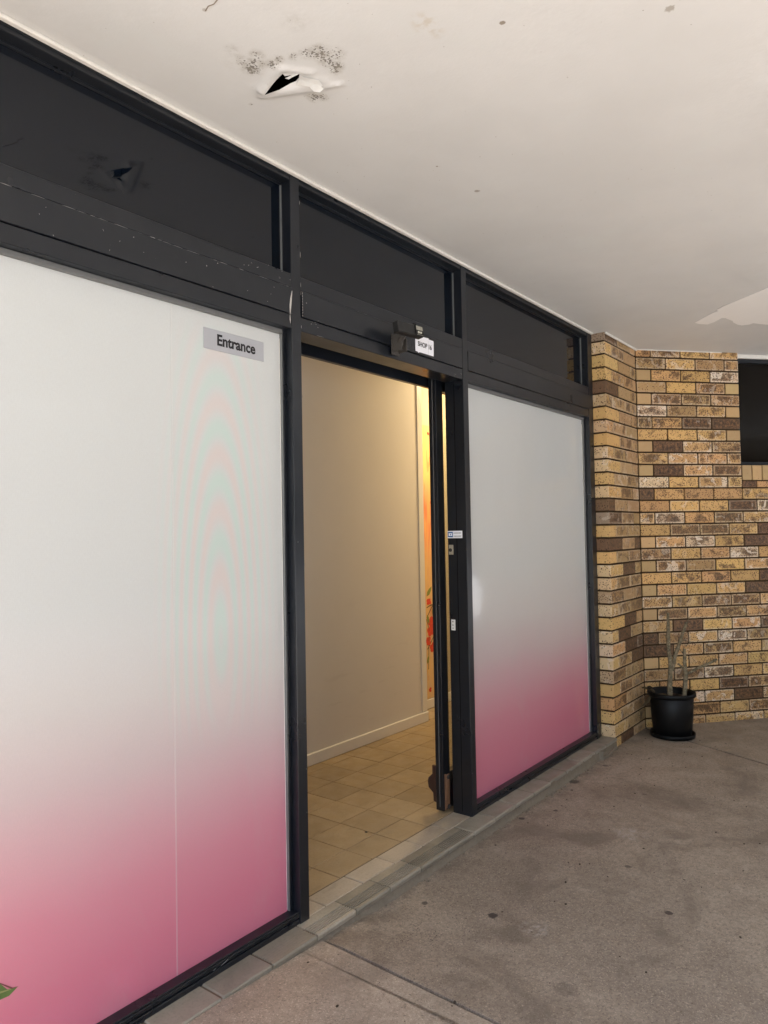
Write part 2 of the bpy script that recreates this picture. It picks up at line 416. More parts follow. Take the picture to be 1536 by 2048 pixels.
# left slab
ys = [.02, -4.6]
def quadstrip(pts_a, pts_b, zf, mi):
    va = [bm.verts.new((x, y, zf(x))) for x, y in pts_a]; vb = [bm.verts.new((x, y, zf(x))) for x, y in pts_b]
    for i in range(len(va)-1):
        f = bm.faces.new((va[i], va[i+1], vb[i+1], vb[i])); f.material_index = mi
xsL = [-3.5, -1, 0, .6, 1.2, 1.4, 1.6, 1.75]
quadstrip([(x, -4.6) for x in xsL]+[(jx(-4.6)-g, -4.6)], [(x, .02) for x in xsL]+[(jx(.02)-g, .02)], zwalk, 1)
J0 = Vector((5.30, .10)); J1 = Vector((3.04, -4.6))       # second joint
def j2(y):
    t = (y-J0.y)/(J1.y-J0.y); return J0.x+(J1.x-J0.x)*t
n_ = 24
ys = [.02+(-4.62)*i/n_ for i in range(n_+1)]
for i in range(n_):
    y0, y1 = ys[i], ys[i+1]
    xa = [jx(y0)+g+(j2(y0)-g2-jx(y0)-g)*k/12 for k in range(13)]; xb = [jx(y1)+g+(j2(y1)-g2-jx(y1)-g)*k/12 for k in range(13)]
    quadstrip([(x, y1) for x in xb], [(x, y0) for x in xa], zwalk, 0)
    quadstrip([(j2(y1)+g2, y1), (9.5, y1)], [(j2(y0)+g2, y0), (9.5, y0)], lambda x: 0.0 if x > 5 else zwalk(x), 0)
bmesh.ops.remove_doubles(bm, verts=bm.verts, dist=.0002)
# arrises down into the joints
ed = [e for e in bm.edges if e.is_boundary and abs(e.verts[0].co.y) < 4.5]
r = bmesh.ops.extrude_edge_only(bm, edges=ed)
for v in r['geom']:
    if isinstance(v, bmesh.types.BMVert): v.co.z -= .02
bmesh.ops.recalc_face_normals(bm, faces=bm.faces)
walk = tag(link('concrete_walkway', bm, [CONC, CONCL]), kind='structure')
B('joint_filler', simple('dark_joint_filler', (.035, .026, .018), .95, .1, 0, .4, 60), walk, (-3.5, 9.5, -4.6, .02, -.05, -.012), bev=0)
# ground out to the horizon (one sheet below the walkway; unseen, made pale to bounce sun onto the soffit)
bm = bmesh.new()
vs = [bm.verts.new(p) for p in ((-250, -300, -.06), (250, -300, -.06), (250, 250, -.06), (-250, 250, -.06))]; bm.faces.new(vs)
tag(link('ground', bm, PAVE), kind='structure')

# ---- ceiling (soffit) with the torn patch
HOLE = [(1.449, -.279), (1.437, -.322), (1.430, -.347), (1.423, -.379), (1.437, -.374), (1.451, -.417), (1.466, -.400), (1.470, -.385), (1.466, -.367), (1.461, -.327)]
HOLE2 = [(1.470, -.409), (1.481, -.417), (1.489, -.409), (1.480, -.398), (1.472, -.400)]
def blobs(x, y):
    s = 0
    for (bx, by, r, k) in MB_:
        d = math.hypot(x-bx, y-by)/(r*1.25)
        if d < 1: s = max(s, k*(1-d*d)**1.2)
    return s
MB_ = [(1.27, -.347, .030, .55), (1.303, -.337, .03, .55), (1.325, -.332, .03, .75), (1.358, -.326, .035, 1), (1.34, -.345, .035, .9), (1.327, -.379, .03, .8),
       (1.352, -.36, .03, .8), (1.379, -.385, .025, .95), (1.374, -.412, .022, .95), (1.391, -.452, .022, .8), (1.407, -.49, .03, .9), (1.425, -.519, .040, 1),
       (1.462, -.512, .035, .9), (1.494, -.514, .030, 1), (1.455, -.549, .035, .8), (1.51, -.50, .022, .9), (1.564, -.372, .030, 1), (1.550, -.362, .022, .8), (1.575, -.39, .025, .9),
       (1.468, -.20, .010, .9), (1.16, -.48, .05, .25), (1.30, -.55, .05, .45), (1.31, -.30, .05, .35)]
bm = bmesh.new()
pts = []; edges = []
X0, X1, Y0, Y1 = 1.16, 1.68, -.62, -.14
stp = .008
nx = int((X1-X0)/stp); ny = int((Y1-Y0)/stp)
rnd = random.Random(4)
for poly in (HOLE, HOLE2):
    b0 = len(pts); pts += [Vector(p) for p in poly]
    edges += [(b0+i, b0+(i+1) % len(poly)) for i in range(len(poly))]
bound = [(X0+(X1-X0)*i/nx, Y0) for i in range(nx)]+[(X1, Y0+(Y1-Y0)*i/ny) for i in range(ny)]+[(X1-(X1-X0)*i/nx, Y1) for i in range(nx)]+[(X0, Y1-(Y1-Y0)*i/ny) for i in range(ny)]
b0 = len(pts); pts += [Vector(p) for p in bound]; edges += [(b0+i, b0+(i+1) % len(bound)) for i in range(len(bound))]
def inpoly(x, y, poly):
    c = False
    for i in range(len(poly)):
        (xi, yi), (xj, yj) = poly[i], poly[i-1]
        if (yi > y) != (yj > y) and x < (xj-xi)*(y-yi)/(yj-yi)+xi: c = not c
    return c
for i in range(1, nx):
    for j in range(1, ny):
        x, y = X0+(X1-X0)*i/nx, Y0+(Y1-Y0)*j/ny
        if not inpoly(x, y, HOLE) and not inpoly(x, y, HOLE2): pts.append(Vector((x+rnd.uniform(-.001, .001), y+rnd.uniform(-.001, .001))))
vo, eo, fo, *_ = geometry.delaunay_2d_cdt(pts, edges, [], 0, 1e-6)
def seg_d(px, py, a, b):
    ax, ay = a; bx, by = b; dx, dy = bx-ax, by-ay
    t = max(0, min(1, ((px-ax)*dx+(py-ay)*dy)/(dx*dx+dy*dy))); return math.hypot(px-ax-dx*t, py-ay-dy*t), t
def sag(x, y):
    # blistered lining: two ridges along the tear
    d1, t1 = seg_d(x, y, (1.449, -.279), (1.525, -.440)); d2, t2 = seg_d(x, y, (1.440, -.28), (1.405, -.385))
    z = .012*math.exp(-(d1/.020)**2)*(.35+.65*math.sin(math.pi*min(1, max(0, t1*.9+.1))))
    z += .007*math.exp(-(d2/.014)**2)
    d3, _ = seg_d(x, y, (1.46, -.255), (1.56, -.47)); z += .006*math.exp(-(d3/.010)**2)
    d4, _ = seg_d(x, y, (1.415, -.40), (1.47, -.44)); z += .005*math.exp(-(d4/.012)**2)
    return z
vv = [bm.verts.new((v.x, v.y, H-sag(v.x, v.y))) for v in vo]
for f in fo:
    cx = sum(vo[i].x for i in f)/len(f); cy = sum(vo[i].y for i in f)/len(f)
    if inpoly(cx, cy, HOLE) or inpoly(cx, cy, HOLE2): continue
    q = bm.faces.new([vv[i] for i in f]); q.smooth = True
for f in bm.faces:
    if f.normal.z > 0: f.normal_flip()
CX0, CX1, CY0, CY1 = -1.0, 9.0, -3.45, .30  # unseen outer roof edges, placed to let sun reach the ground close by
for (a, b, c, d) in ((CX0, X0, CY0, CY1), (X1, CX1, CY0, CY1), (X0, X1, CY0, Y0), (X0, X1, Y1, CY1)):
    q = [bm.verts.new(p) for p in ((a, c, H), (a, d, H), (b, d, H), (b, c, H))]; bm.faces.new(q)
q = [bm.verts.new(p) for p in ((3.2, -6.5, H), (3.2, CY0, H), (CX1, CY0, H), (CX1, -6.5, H))]; bm.faces.new(q)  # unseen extra roof, added to keep direct sun off the end wall
box(bm, 3.2, CX1, -6.5, CY0-.021, H+.25, H+.35, bev=0); box(bm, 3.18, 3.2, -6.52, CY0-.021, H-.22, H+.35, bev=0); box(bm, 3.2, CX1, -6.52, -6.5, H-.22, H+.35, bev=0)
# eaves and roof thickness
for (a, b, c, d) in ((CX0-.01, 3.18, CY0-.02, CY0), (CX0-.02, CX0, CY0-.02, CY1)):
    box(bm, a, b, c, d, H-.22, H+.35, bev=0)
box(bm, CX0, CX1, CY0, CY1+.2, H+.25, H+.35, bev=0)
ml = bm.verts.layers.float.new('mould')
for v in bm.verts: v[ml] = blobs(v.co.x, v.co.y) if abs(v.co.z-H) < .05 else 0
ceil = tag(link('ceiling', bm, CEIL), kind='structure')
B('roof_cavity', VOID, ceil, (1.38, 1.55, -.50, -.24, H+.10, H+.13), (1.38, 1.385, -.50, -.24, H+.002, H+.10), (1.545, 1.55, -.50, -.24, H+.002, H+.10),
  (1.385, 1.545, -.50, -.495, H+.002, H+.10), (1.385, 1.545, -.245, -.24, H+.002, H+.10), bev=0)
# torn lining hanging at the rim
bm = bmesh.new()
def flap(outline, t=.0012):
    a = [bm.verts.new(p) for p in outline]; f = bm.faces.new(a)
    r = bmesh.ops.solidify(bm, geom=[f], thickness=t)
z = H
flap([(1.470, -.388, z-.014), (1.478, -.398, z-.016), (1.489, -.409, z-.018), (1.512, -.428, z-.022), (1.515, -.446, z-.018), (1.497, -.448, z-.012), (1.484, -.436, z-.010), (1.466, -.421, z-.008), (1.455, -.416, z-.006), (1.464, -.402, z-.008)])
flap([(1.437, -.374, z-.006), (1.441, -.385, z-.012), (1.447, -.392, z-.006), (1.451, -.417, z-.004), (1.444, -.400, z-.002)])
flap([(1.492, -.412, z-.016), (1.505, -.420, z-.030), (1.514, -.436, z-.034), (1.518, -.447, z-.026), (1.507, -.440, z-.018), (1.497, -.428, z-.014)])
link('torn_lining', bm, simple('torn_white_lining', (.84, .83, .80), .7, .3, 0, .06, 50), ceil)
# flaked area near the brick wall: newer white coat standing proud of the old one
bm = bmesh.new()
pt = [(4.364, -1.088), (4.46, -.955), (4.55, -.83), (4.603, -.774), (4.64, -.775), (4.655, -.742), (4.72, -.675), (4.803, -.598), (4.85, -.617), (4.894, -.653),
      (4.865, -.70), (4.80, -.76), (4.82, -.775), (4.90, -.79), (4.912, -.795), (4.955, -.79), (5.03, -.80), (5.067, -.818), (5.075, -.86), (5.06, -.885), (5.11, -.915), (5.17, -.955), (5.30, -1.06), (5.32, -1.5), (4.9, -1.9), (4.3, -1.7)]
pt = [(x, max(y, -1.95)) for x, y in pt]
prism(bm, pt, lambda a, b, d: (a, b, H-.001-d), .0018)
pp = [(5.10, -.98), (5.15, -.955), (5.22, -1.0), (5.3, -1.06), (5.26, -1.10), (5.2, -1.05)]
link('paint_patch', bm, simple('newer_white_paint', (.88, .86, .83), .5, .4, 0, .03, 10), ceil)
# cracked hairline near the frame corner of the picture
bm = bmesh.new()
rr = random.Random(9)
P0 = [(1.115, -.50), (1.125, -.47), (1.131, -.44), (1.127, -.425), (1.133, -.407)]
for a, b in zip(P0[:-1], P0[1:]):
    d = Vector((b[0]-a[0], b[1]-a[1])).normalized(); q = Vector((-d.y, d.x))*.0011
    prism(bm, [(a[0]+q.x, a[1]+q.y), (b[0]+q.x, b[1]+q.y), (b[0]-q.x, b[1]-q.y), (a[0]-q.x, a[1]-q.y)], lambda x, y, d_: (x, y, H-.0005-d_), .0012)
link('crack', bm, simple('crack_line', (.25, .2, .15), .8), ceil)

# ================================================================== SHOPFRONT
X_1, X_2, X_3, MW = 1.831, 2.984, 4.632, .0463
ZS = .065
sf = thing('shopfront', 'black painted metal shopfront with dark transom windows above two printed display windows', 'shopfront', (1.8, 0, 0))
def part(name, mats, *boxes, bev=.0015, parent=sf): return B(name, mats, parent, *boxes, bev=bev)
XL = -1.6
part('mullion', FRAME, (X_1, X_1+MW, 0, .105, ZS-.01, H-.001))
part('mullion', FRAME, (X_2, X_2+MW, 0, .105, ZS-.01, H-.001))
part('mullion', FRAME, (4.545, 4.590, 0, .105, ZS-.01, H-.001), (4.592, X_3-.001, .006, .105, ZS-.01, H-.001))
part('mullion', FRAME, (.10, .146, 0, .105, ZS-.01, H-.001))
bays = [(.146, X_1), (X_1+MW, X_2), (X_2+MW, 4.545)]
for i, (a, b) in enumerate(bays):
    part('head_rail', FRAME, (a, b, .003, .105, 2.667, H-.001), (a, b, -.0015, .003, 2.680, H-.001))
    part('transom_rail', FRAME, (a, b, .0015, .105, 2.281, 2.331))
    part('fascia_panel', FRAME, (a+(.004 if i == 1 else 0), b-(.010 if i == 1 else 0), -.0025 if i != 1 else -.0045, .105, 2.186, 2.2795))
    part('lower_rail', FRAME, (a, b, .0025, .105, 2.135, 2.1845))
    bd = .012
    for q in ((a, b, .041, .0488, 2.659, 2.667), (a, b, .041, .0488, 2.331, 2.337), (a, a+.006, .042, .0488, 2.3372, 2.6588)): part('glazing_bead', FRAME, q, bev=.001)
    part('bead_edge', ALU, (b-.006, b, .0420, .0488, 2.3372, 2.6588), bev=.001)
    tw = part('transom_window', FRAME, (a, b, .110, .125, 2.331, 2.667))
    part('pane', DGLASS, (a, b, .0490, .0550, 2.331, 2.667), bev=0, parent=tw)
# display windows
FILM1 = m_film(True, .25); FILM2 = m_film(False, .8)
for i, (a, b) in ((0, bays[0]), (2, bays[2])):
    dw = part('display_window', FRAME, (a, b, .012, .105, ZS-.01, .088), (a, b, .004, .014, ZS-.012, .080), bev=.0015)
    tag(dw, 'window of white film fading to pink below, under the entrance sign' if i == 0 else 'window of white film fading to pink below, next to the brick wall')
    part('window_frame', FRAME, (a, b, .006, .045, .098, .106), (a, b, .003, .105, .088, .0985), (b-.016, b, .031, .105, .1065, 2.135), (a, a+.008, .031, .105, .1065, 2.135), parent=dw)
    part('glazing_bead', ALU, (a, b-.016, .031, .044, 2.118, 2.1345), parent=dw); part('glazing_bead', ALU, (b-.0195, b-.0165, .033, .044, .107, 2.1175), parent=dw)
    part('printed_film', FILM1 if i == 0 else FILM2, (a+.002, b-.018, .0455, .0475, .100, 2.125), bev=0, parent=dw)
    part('backing_board', WHITE, (a, b-.075, .085, .097, .185, 2.13), parent=dw)
    if i == 0:
        part('film_seam', m_film(False, .3, .30), (1.3540, 1.3590, .0449, .0455, .104, 2.125), bev=0, parent=dw)
    # rumpled sealant edge round the film
    bm = bmesh.new(); rr = random.Random(i)
    pts = []; zz = .11
    while zz < 2.12:
        pts.append((b-.0185+rr.uniform(-.0006, .0008), .0445, zz)); zz += rr.uniform(.03, .08)
    tube(bm, pts, [.0012+rr.uniform(0, .0006) for _ in pts], 6)
    link('sealant_edge', bm, TRIM, dw)
# green printed leaf on the left window
dwl = [o for o in bpy.data.objects if o.name.startswith('display_window')][0]
bm = bmesh.new()
prism(bm, [(.888, .306), (.862, .3115), (.842, .342-.005), (.80, .352), (.75, .345), (.79, .312), (.835, .296), (.866, .294)][::-1], lambda a, b, d: (a, .0455-d, b), .0004)
lf = link('printed_leaf', bm, simple('printed_leaf_green', (.10, .16, .045), .5, .4, 0, .35, 30), dwl)
bm = bmesh.new(); prism(bm, [(.887, .3055), (.84, .316), (.76, .335), (.76, .331), (.84, .311)], lambda a, b, d: (a, .0449-d, b), .0003)
link('leaf_vein', bm, simple('printed_leaf_vein', (.25, .26, .10), .5), lf)
bm = bmesh.new(); prism(bm, [(.889, .3062), (.875, .3095), (.842, .342-.004), (.842, .3355), (.872, .3075)], lambda a, b, d: (a, .0447-d, b), .0003)
link('leaf_edge', bm, simple('printed_leaf_edge', (.16, .05, .05), .5), lf)
# white bead where the frame meets the soffit
bm = bmesh.new()
for (a, b) in ((.0, 2.2), (2.2015, 4.6), ):
    box(bm, a, b, -.020, -.0018, H-.012, H-.0005, bev=.003)
link('cornice_bead', bm, TRIM, sf)
# door head behind the slot, and the slot's black lining
part('door_head', FRAME, (X_1+MW, 4.54, .178, .200, 2.116, 2.40), (X_1+MW, 4.54, .1055, .1775, 2.20, 2.215))
# flakes, cracks and drips of old paint
bm = bmesh.new(); rr = random.Random(11)
def sliver(x, z, l, h, y=-.0005, ang=0):
    ca, sa = math.cos(ang), math.sin(ang)
    m_ = 3
    up = [(l*(k/m_-.5), h*(.3+rr.random()*.7)*(1 if 0 < k < m_ else .3)) for k in range(m_+1)]
    pts = up+[(l*(.5-k/m_), -h*(.3+rr.random()*.4)*(1 if 0 < k < m_ else .3)) for k in range(m_+1)]
    prism(bm, [(x+p*ca-q*sa, z+p*sa+q*ca) for p, q in pts], lambda a, b, d: (a, y-d, b), .0006)
x = .83
while x < 1.83:
    l = rr.uniform(.010, .05)
    if rr.random() < .80: sliver(x+l/2, 2.2805+rr.uniform(-.0005, .0005), l, rr.choice((.0006, .0008, .0014)), .0012)
    x += l+rr.uniform(.001, .02)
x = 1.89
while x < 2.25:
    l = rr.uniform(.006, .04)
    if rr.random() < .7: sliver(x, 2.2805, l, rr.choice((.0006, .0012)), .001)
    x += l+rr.uniform(.003, .03)
for _ in range(16): sliver(rr.uniform(.85, 1.82), rr.uniform(2.19, 2.275), rr.uniform(.002, .006), rr.uniform(.0006, .002), -.0028, rr.uniform(-1.5, 1.5))
for _ in range(10): sliver(rr.uniform(1.6, 1.83), rr.uniform(2.285, 2.33), rr.uniform(.002, .007), rr.uniform(.0006, .0018), .001, rr.uniform(-1, 1))
for (x, z) in ((1.93, 2.172), (1.935, 2.181), (1.955, 2.176), (1.96, 2.188), (1.965, 2.167), (1.95, 2.182), (1.90, 2.24), (2.905, 2.148), (2.915, 2.148), (2.905, 2.138), (2.965, 2.160), (2.97, 2.156), (4.1, 2.325), (4.2, 2.30)):
    sliver(x, z, rr.uniform(.003, .005), rr.uniform(.0012, .0024), -.0003 if z < 2.185 else -.0062, rr.uniform(-1, 1))
sliver(1.98, 2.1365, .04, .0008, .0018, .02)
for zz in (2.60, 2.41, 2.30, 2.27, 2.15, 1.9, 1.3): sliver(1.8775, zz, .0012, .006+rr.random()*.01, -.0004)
for k in range(9): sliver(1.8795, 2.19+k*.010, .0012, .006, -.0064)
for k in range(5): sliver(4.56+rr.uniform(-.008, .008), .70+k*.013, .003, .003, -.0004, rr.uniform(-1, 1))
for _ in range(14): sliver(rr.choice((1.845, 1.87, 2.99, 3.02, 4.56, 4.575)), rr.uniform(.2, 2.1), .0015, rr.uniform(.001, .003), -.0004)
# thick drip of old sealant beside the first mullion
zs_ = [2.268, 2.255, 2.235, 2.215, 2.198, 2.183]
xs_ = [1.8305, 1.828, 1.824, 1.8215, 1.820, 1.8195]; ws = [.0008, .0022, .0034, .0036, .0026, .001]
tube(bm, [(x, -.0035, z) for x, z in zip(xs_, zs_)], ws, 6, rnd=rr)
tube(bm, [(1.8192, -.003, 2.180), (1.8195, -.003, 2.165), (1.820, -.003, 2.150)], [.0010, .0022, .0006], 6)
sliver(1.50, .0905, .030, .0012, .003, .25); sliver(1.46, .088, .012, .0008, .003, .2)
tag(link('paint_flakes', bm, PAINTCHIP, sf), kind='stuff')
# lock furniture on the jamb (side face of the middle mullion)
part('lock_plate', STEEL, (X_2-.002, X_2-.0002, .074, .099, 1.298, 1.345), bev=.0006)
bm = bmesh.new()
tube(bm, [(X_2-.0022, .088, 1.320), (X_2-.007, .088, 1.320)], [.0085, .0085], 16)
link('lock_cylinder', bm, BRKT, sf)
sp_ = part('strike_plate', simple('white_enamel', (.72, .71, .68), .4), (X_2-.002, X_2-.0002, .071, .094, .935, .986), bev=.0008)
bm = bmesh.new()
for zz in (.945, .960, .976): tube(bm, [(X_2-.0021, .084, zz), (X_2-.0032, .084, zz)], [.0028, .0028], 10)
link('screw', bm, INK, sf)
part('groove_shade_strip', VOID, (X_2-.0006, X_2-.0001, .052, .0545, .08, 2.12), bev=0)  # flat black strip on the face, coloured as the shade of a groove

# ---- signs
M4 = lambda x, y, z: Matrix.Translation((x, y, z)) @ Matrix.Rotation(R(90), 4, 'X')
sg = thing('entrance_sign', 'small silver plate reading Entrance stuck on the upper corner of the left window', 'sign', (1.606, .044, 2.04))
B('sign_plate', PLATE, sg, (1.477, 1.735, .0425, .0452, 2.006, 2.073), bev=.0008)
link('lettering', text_bm('Entrance', .050, M4(1.612, .0422, 2.040), bold=.0014, sx=.93), INK, sg)
lb = thing('shop_number_label', 'torn white paper label reading SHOP 16 on the black fascia above the door', 'label', (2.65, -.007, 2.23))
bm = bmesh.new()
prism(bm, [(2.580, 2.196), (2.595, 2.1955), (2.603, 2.191), (2.612, 2.1955), (2.722, 2.1965), (2.7235, 2.262), (2.722, 2.266), (2.684, 2.2655), (2.682, 2.271), (2.668, 2.269), (2.640, 2.268), (2.628, 2.2715), (2.612, 2.2675), (2.582, 2.2665), (2.580, 2.262)][::-1],
      lambda a, b, d: (a, -.0066-d, b), .0006)
link('paper', bm, LABEL, lb)
link('lettering', text_bm('SHOP 16', .030, M4(2.653, -.0076, 2.231), bold=.0005, sx=.95), INK, lb)
bm = bmesh.new(); prism(bm, [(2.679, 2.197), (2.680, 2.262), (2.6808, 2.262), (2.6798, 2.197)][::-1], lambda a, b, d: (a, -.0074-d, b), .0003)
link('crease', bm, simple('crease', (.5, .5, .52), .5), lb)
# sticker on the door jamb
st = thing('security_sticker', 'small white sticker with a blue logo on the black door jamb', 'sticker', (X_2, .063, 1.395))
B('sticker_paper', LABEL, st, (X_2-.0014, X_2-.0004, .022, .105, 1.377, 1.412), bev=.0003)
B('logo', BLUE, st, (X_2-.0019, X_2-.0015, .074, .103, 1.382, 1.388), (X_2-.0019, X_2-.0015, .074, .103, 1.401, 1.407), (X_2-.0019, X_2-.0015, .098, .103, 1.3885, 1.4005),
  (X_2-.0019, X_2-.0015, .074, .078, 1.3885, 1.4005), (X_2-.0019, X_2-.0015, .085, .090, 1.391, 1.398), bev=0)
bm = bmesh.new(); rr = random.Random(3)
for zz in (1.4015, 1.3865):
    y = .070
    while y > .028:
        l = rr.uniform(.003, .008); box(bm, X_2-.0019, X_2-.0015, max(.026, y-l), y, zz-.0022, zz+.0022, bev=0); y -= l+.002
link('print', bm, GREYINK, st)

# ---- sensor over the door
se = thing('door_sensor', 'black motion sensor on a worn swivel bracket over the doorway', 'sensor', (2.42, -.006, 2.2))
Ms = Matrix.Translation((2.418, -.085, 2.238)) @ Matrix.Rotation(R(-1), 4, 'Y') @ Matrix.Rotation(R(-8), 4, 'X') @ Matrix.Rotation(R(-3), 4, 'Z')
bm = bmesh.new(); box(bm, -.082, .082, -.015, .015, -.023, .023, bev=.003, xf=Ms)
hs_ = link('housing', bm, SENS, se)
bm = bmesh.new(); box(bm, .026, .080, -.0185, -.0150, -.022, .022, bev=.001, xf=Ms)
link('lens_panel', bm, BLACK, se)
bm = bmesh.new(); box(bm, .032, .075, -.0195, -.0186, .001, .019, bev=.0005, xf=Ms); box(bm, .032, .075, -.0195, -.0186, -.0195, -.0175, bev=.0003, xf=Ms)
link('sensor_window', bm, LENS, se)
bm = bmesh.new()
for cx in (.045, .060):
    bmesh.ops.create_uvsphere(bm, u_segments=12, v_segments=8, radius=.0052, matrix=Ms @ Matrix.Translation((cx, -.0185, -.008)))
link('emitter', bm, simple('emitter_lens', (.62, .60, .52), .25, .6), se)
bm = bmesh.new(); rr = random.Random(5)
box(bm, 2.404, 2.458, -.012, -.0062, 2.148, 2.236, bev=.002)
box(bm, 2.408, 2.412, -.060, -.012, 2.158, 2.226, bev=.001); box(bm, 2.448, 2.452, -.055, -.012, 2.160, 2.215, bev=.001)
tube(bm, [(2.425, -.012, 2.19), (2.418, -.045, 2.198), (2.40, -.072, 2.214)], [.012, .013, .011], 10, rnd=rr)
tube(bm, [(2.452, -.030, 2.196), (2.43, -.045, 2.176), (2.412, -.030, 2.160)], [.003, .003, .003], 6)
tube(bm, [(2.445, -.040, 2.205), (2.425, -.05, 2.18), (2.410, -.040, 2.170)], [.0025, .003, .0025], 6)
for (x, z) in ((2.40, 2.212), (2.455, 2.16)): tube(bm, [(x, -.012, z), (x, -.018, z)], [.004, .004], 8)
link('swivel_bracket', bm, BRKT, se)

# ---- sliding door leaf, pushed open behind the right-hand window
sdoor = thing('sliding_door', 'black framed glass sliding door leaf standing open behind the jamb', 'door', (3.0, .15, ZS))
XS = 2.940
B('stile', FRAME, sdoor, (XS, XS+.060, .130, .173, ZS+.012, 2.19))
B('stile', FRAME, sdoor, (4.10, 4.154, .130, .173, ZS+.012, 2.19))
B('top_rail', FRAME, sdoor, (XS+.0605, 4.099, .132, .171, 2.097, 2.19))
B('bottom_rail', FRAME, sdoor, (XS+.0605, 4.099, .132, .171, ZS+.012, .250))
B('glass', CGLASS, sdoor, (XS+.0605, 4.099, .149, .154, .2505, 2.0965), bev=0)
B('draught_strip', simple('grey_brush', (.10, .10, .10), .8), sdoor, (XS-.0035, XS-.0002, .148, .151, ZS+.03, 2.15), bev=0)
bm = bmesh.new()
prism(bm, [(.1735, .105), (.194, .112), (.196, .150), (.222, .172), (.226, .200), (.222, .218), (.205, .234), (.199, .240), (.199, .282), (.1735, .284)], lambda a, b, d: (XS+.010+d, a, b), .012)
link('guide_cover', bm, BROWN, sdoor)
B('worn_edge_strip', COPPER, sdoor, (XS+.010, XS+.020, .1265, .1298, .080, .250), (XS+.022, XS+.050, .1255, .1298, .085, .245), bev=.001)
bm = bmesh.new()
tube(bm, [(XS+.036, .125, .092), (XS+.036, .119, .092)], [.011, .011], 12); tube(bm, [(XS+.036, .125, .232), (XS+.036, .119, .232)], [.011, .010], 12)
link('guide_roller', bm, BRKT, sdoor)

# ================================================================== TILED STEP
step = thing('tiled_door_step', 'low step of grey and tan tiles with a mortar edge under the shopfront', 'step', (2.4, -.04, 0))
rr = random.Random(21)
bm = bmesh.new(); xs = [-.19+.2015*k for k in range(30)]
joints = [.01+.2*k for k in range(6)]+[1.211, 1.411, 1.612, 1.815]
for k, (a, b) in enumerate(zip(joints[:-1], joints[1:])):
    grooved = a > 1.6
    dz = rr.uniform(-.0008, .0008)
    box(bm, a+.003, b-.003, -.094+rr.uniform(-.001, .001), .010, .045, ZS+dz-(.0 if not grooved else 0), bev=.004)
outs = [1.815, 2.018, 2.219, 2.425, 2.630, 2.836]
link('sill_tiles', bm, SILLT, step)
bm = bmesh.new()
def nosing(a, b):
    # grooved bull-nose: profile across y
    prof = [(-.094, .045), (-.096, .058), (-.092, .0645), (-.086, ZS)]
    y = -.080
    for g_ in range(5):
        prof += [(y, ZS), (y+.0010, ZS-.005), (y+.0050, ZS-.005), (y+.0060, ZS)]; y += .0105
    prof += [(.008, ZS), (.008, .045)]
    dz = rr.uniform(-.0007, .0007)
    va = [bm.verts.new((a, p, q+dz)) for p, q in prof]; vb = [bm.verts.new((b, p, q+dz)) for p, q in prof]
    for i in range(len(prof)-1): bm.faces.new((va[i], va[i+1], vb[i+1], vb[i]))
    bm.faces.new(va[::-1]); bm.faces.new(vb)
for a, b in zip(outs[:-1], outs[1:]): nosing(a+.0028, b-.0028)
nosing(1.614, 1.8125)
bmesh.ops.recalc_face_normals(bm, faces=bm.faces)
link('nosing_tiles', bm, NOSE, step)
bm = bmesh.new()
ins = [1.80, 1.975, 2.187, 2.391, 2.594, 2.797, 2.999]
for a, b in zip(ins[:-1], ins[1:]): box(bm, a+.002, b-.002, .0125, .1085, .04, ZS+rr.uniform(-.0006, .0008), bev=.0025)
link('inner_tiles', bm, INNERT, step)
bm = bmesh.new()
js = [2.839, 3.04, 3.24, 3.44, 3.645, 3.85, 4.06, 4.28, 4.46, 4.645]
for a, b in zip(js[:-1], js[1:]): box(bm, a+.002, b-.002, -.094+rr.uniform(-.004, .004), .012, .045, ZS+rr.uniform(-.001, .001), bev=.005)
link('end_sill_tiles', bm, SILLT, step)
# mortar bed, ragged front edge
bm = bmesh.new()
top, bot = [], []
xx = -.2; i = 0
prev = None
while xx < 4.64:
    zb = zwalk(xx)-.012; f1 = noise.noise(Vector((xx*14, 0, 0))); f2 = noise.noise(Vector((xx*55, 3, 0))); f3 = noise.noise(Vector((xx*23, 9, 1)))
    wob = (.004+.006*min(1, max(0, (xx-2.7))))
    row = [Vector((xx, -.02, ZS-.004)), Vector((xx, -.086+f2*.002, ZS-.004)), Vector((xx, -.089+f1*wob+f2*.003, ZS-.010)), Vector((xx, -.090+f2*wob+f3*.003, ZS*.6+zb*.4)),
           Vector((xx, -.094-max(0, f3)*.010+f1*wob, zb*.75+ZS*.25)), Vector((xx, -.100-max(0, f1)*.012, zb+.012)), Vector((xx, -.108, zb))]
    vs = [bm.verts.new(p) for p in row]
    if prev:
        for k in range(len(vs)-1):
            q = bm.faces.new((prev[k], prev[k+1], vs[k+1], vs[k])); q.smooth = True
    prev = vs; xx += .012
bmesh.ops.recalc_face_normals(bm, faces=bm.faces)
link('mortar_edge', bm, GROUTG, step)
B('mortar_bed', GROUT, step, (-.2, 4.63, -.085, .1075, .02, ZS-.0035), bev=0)
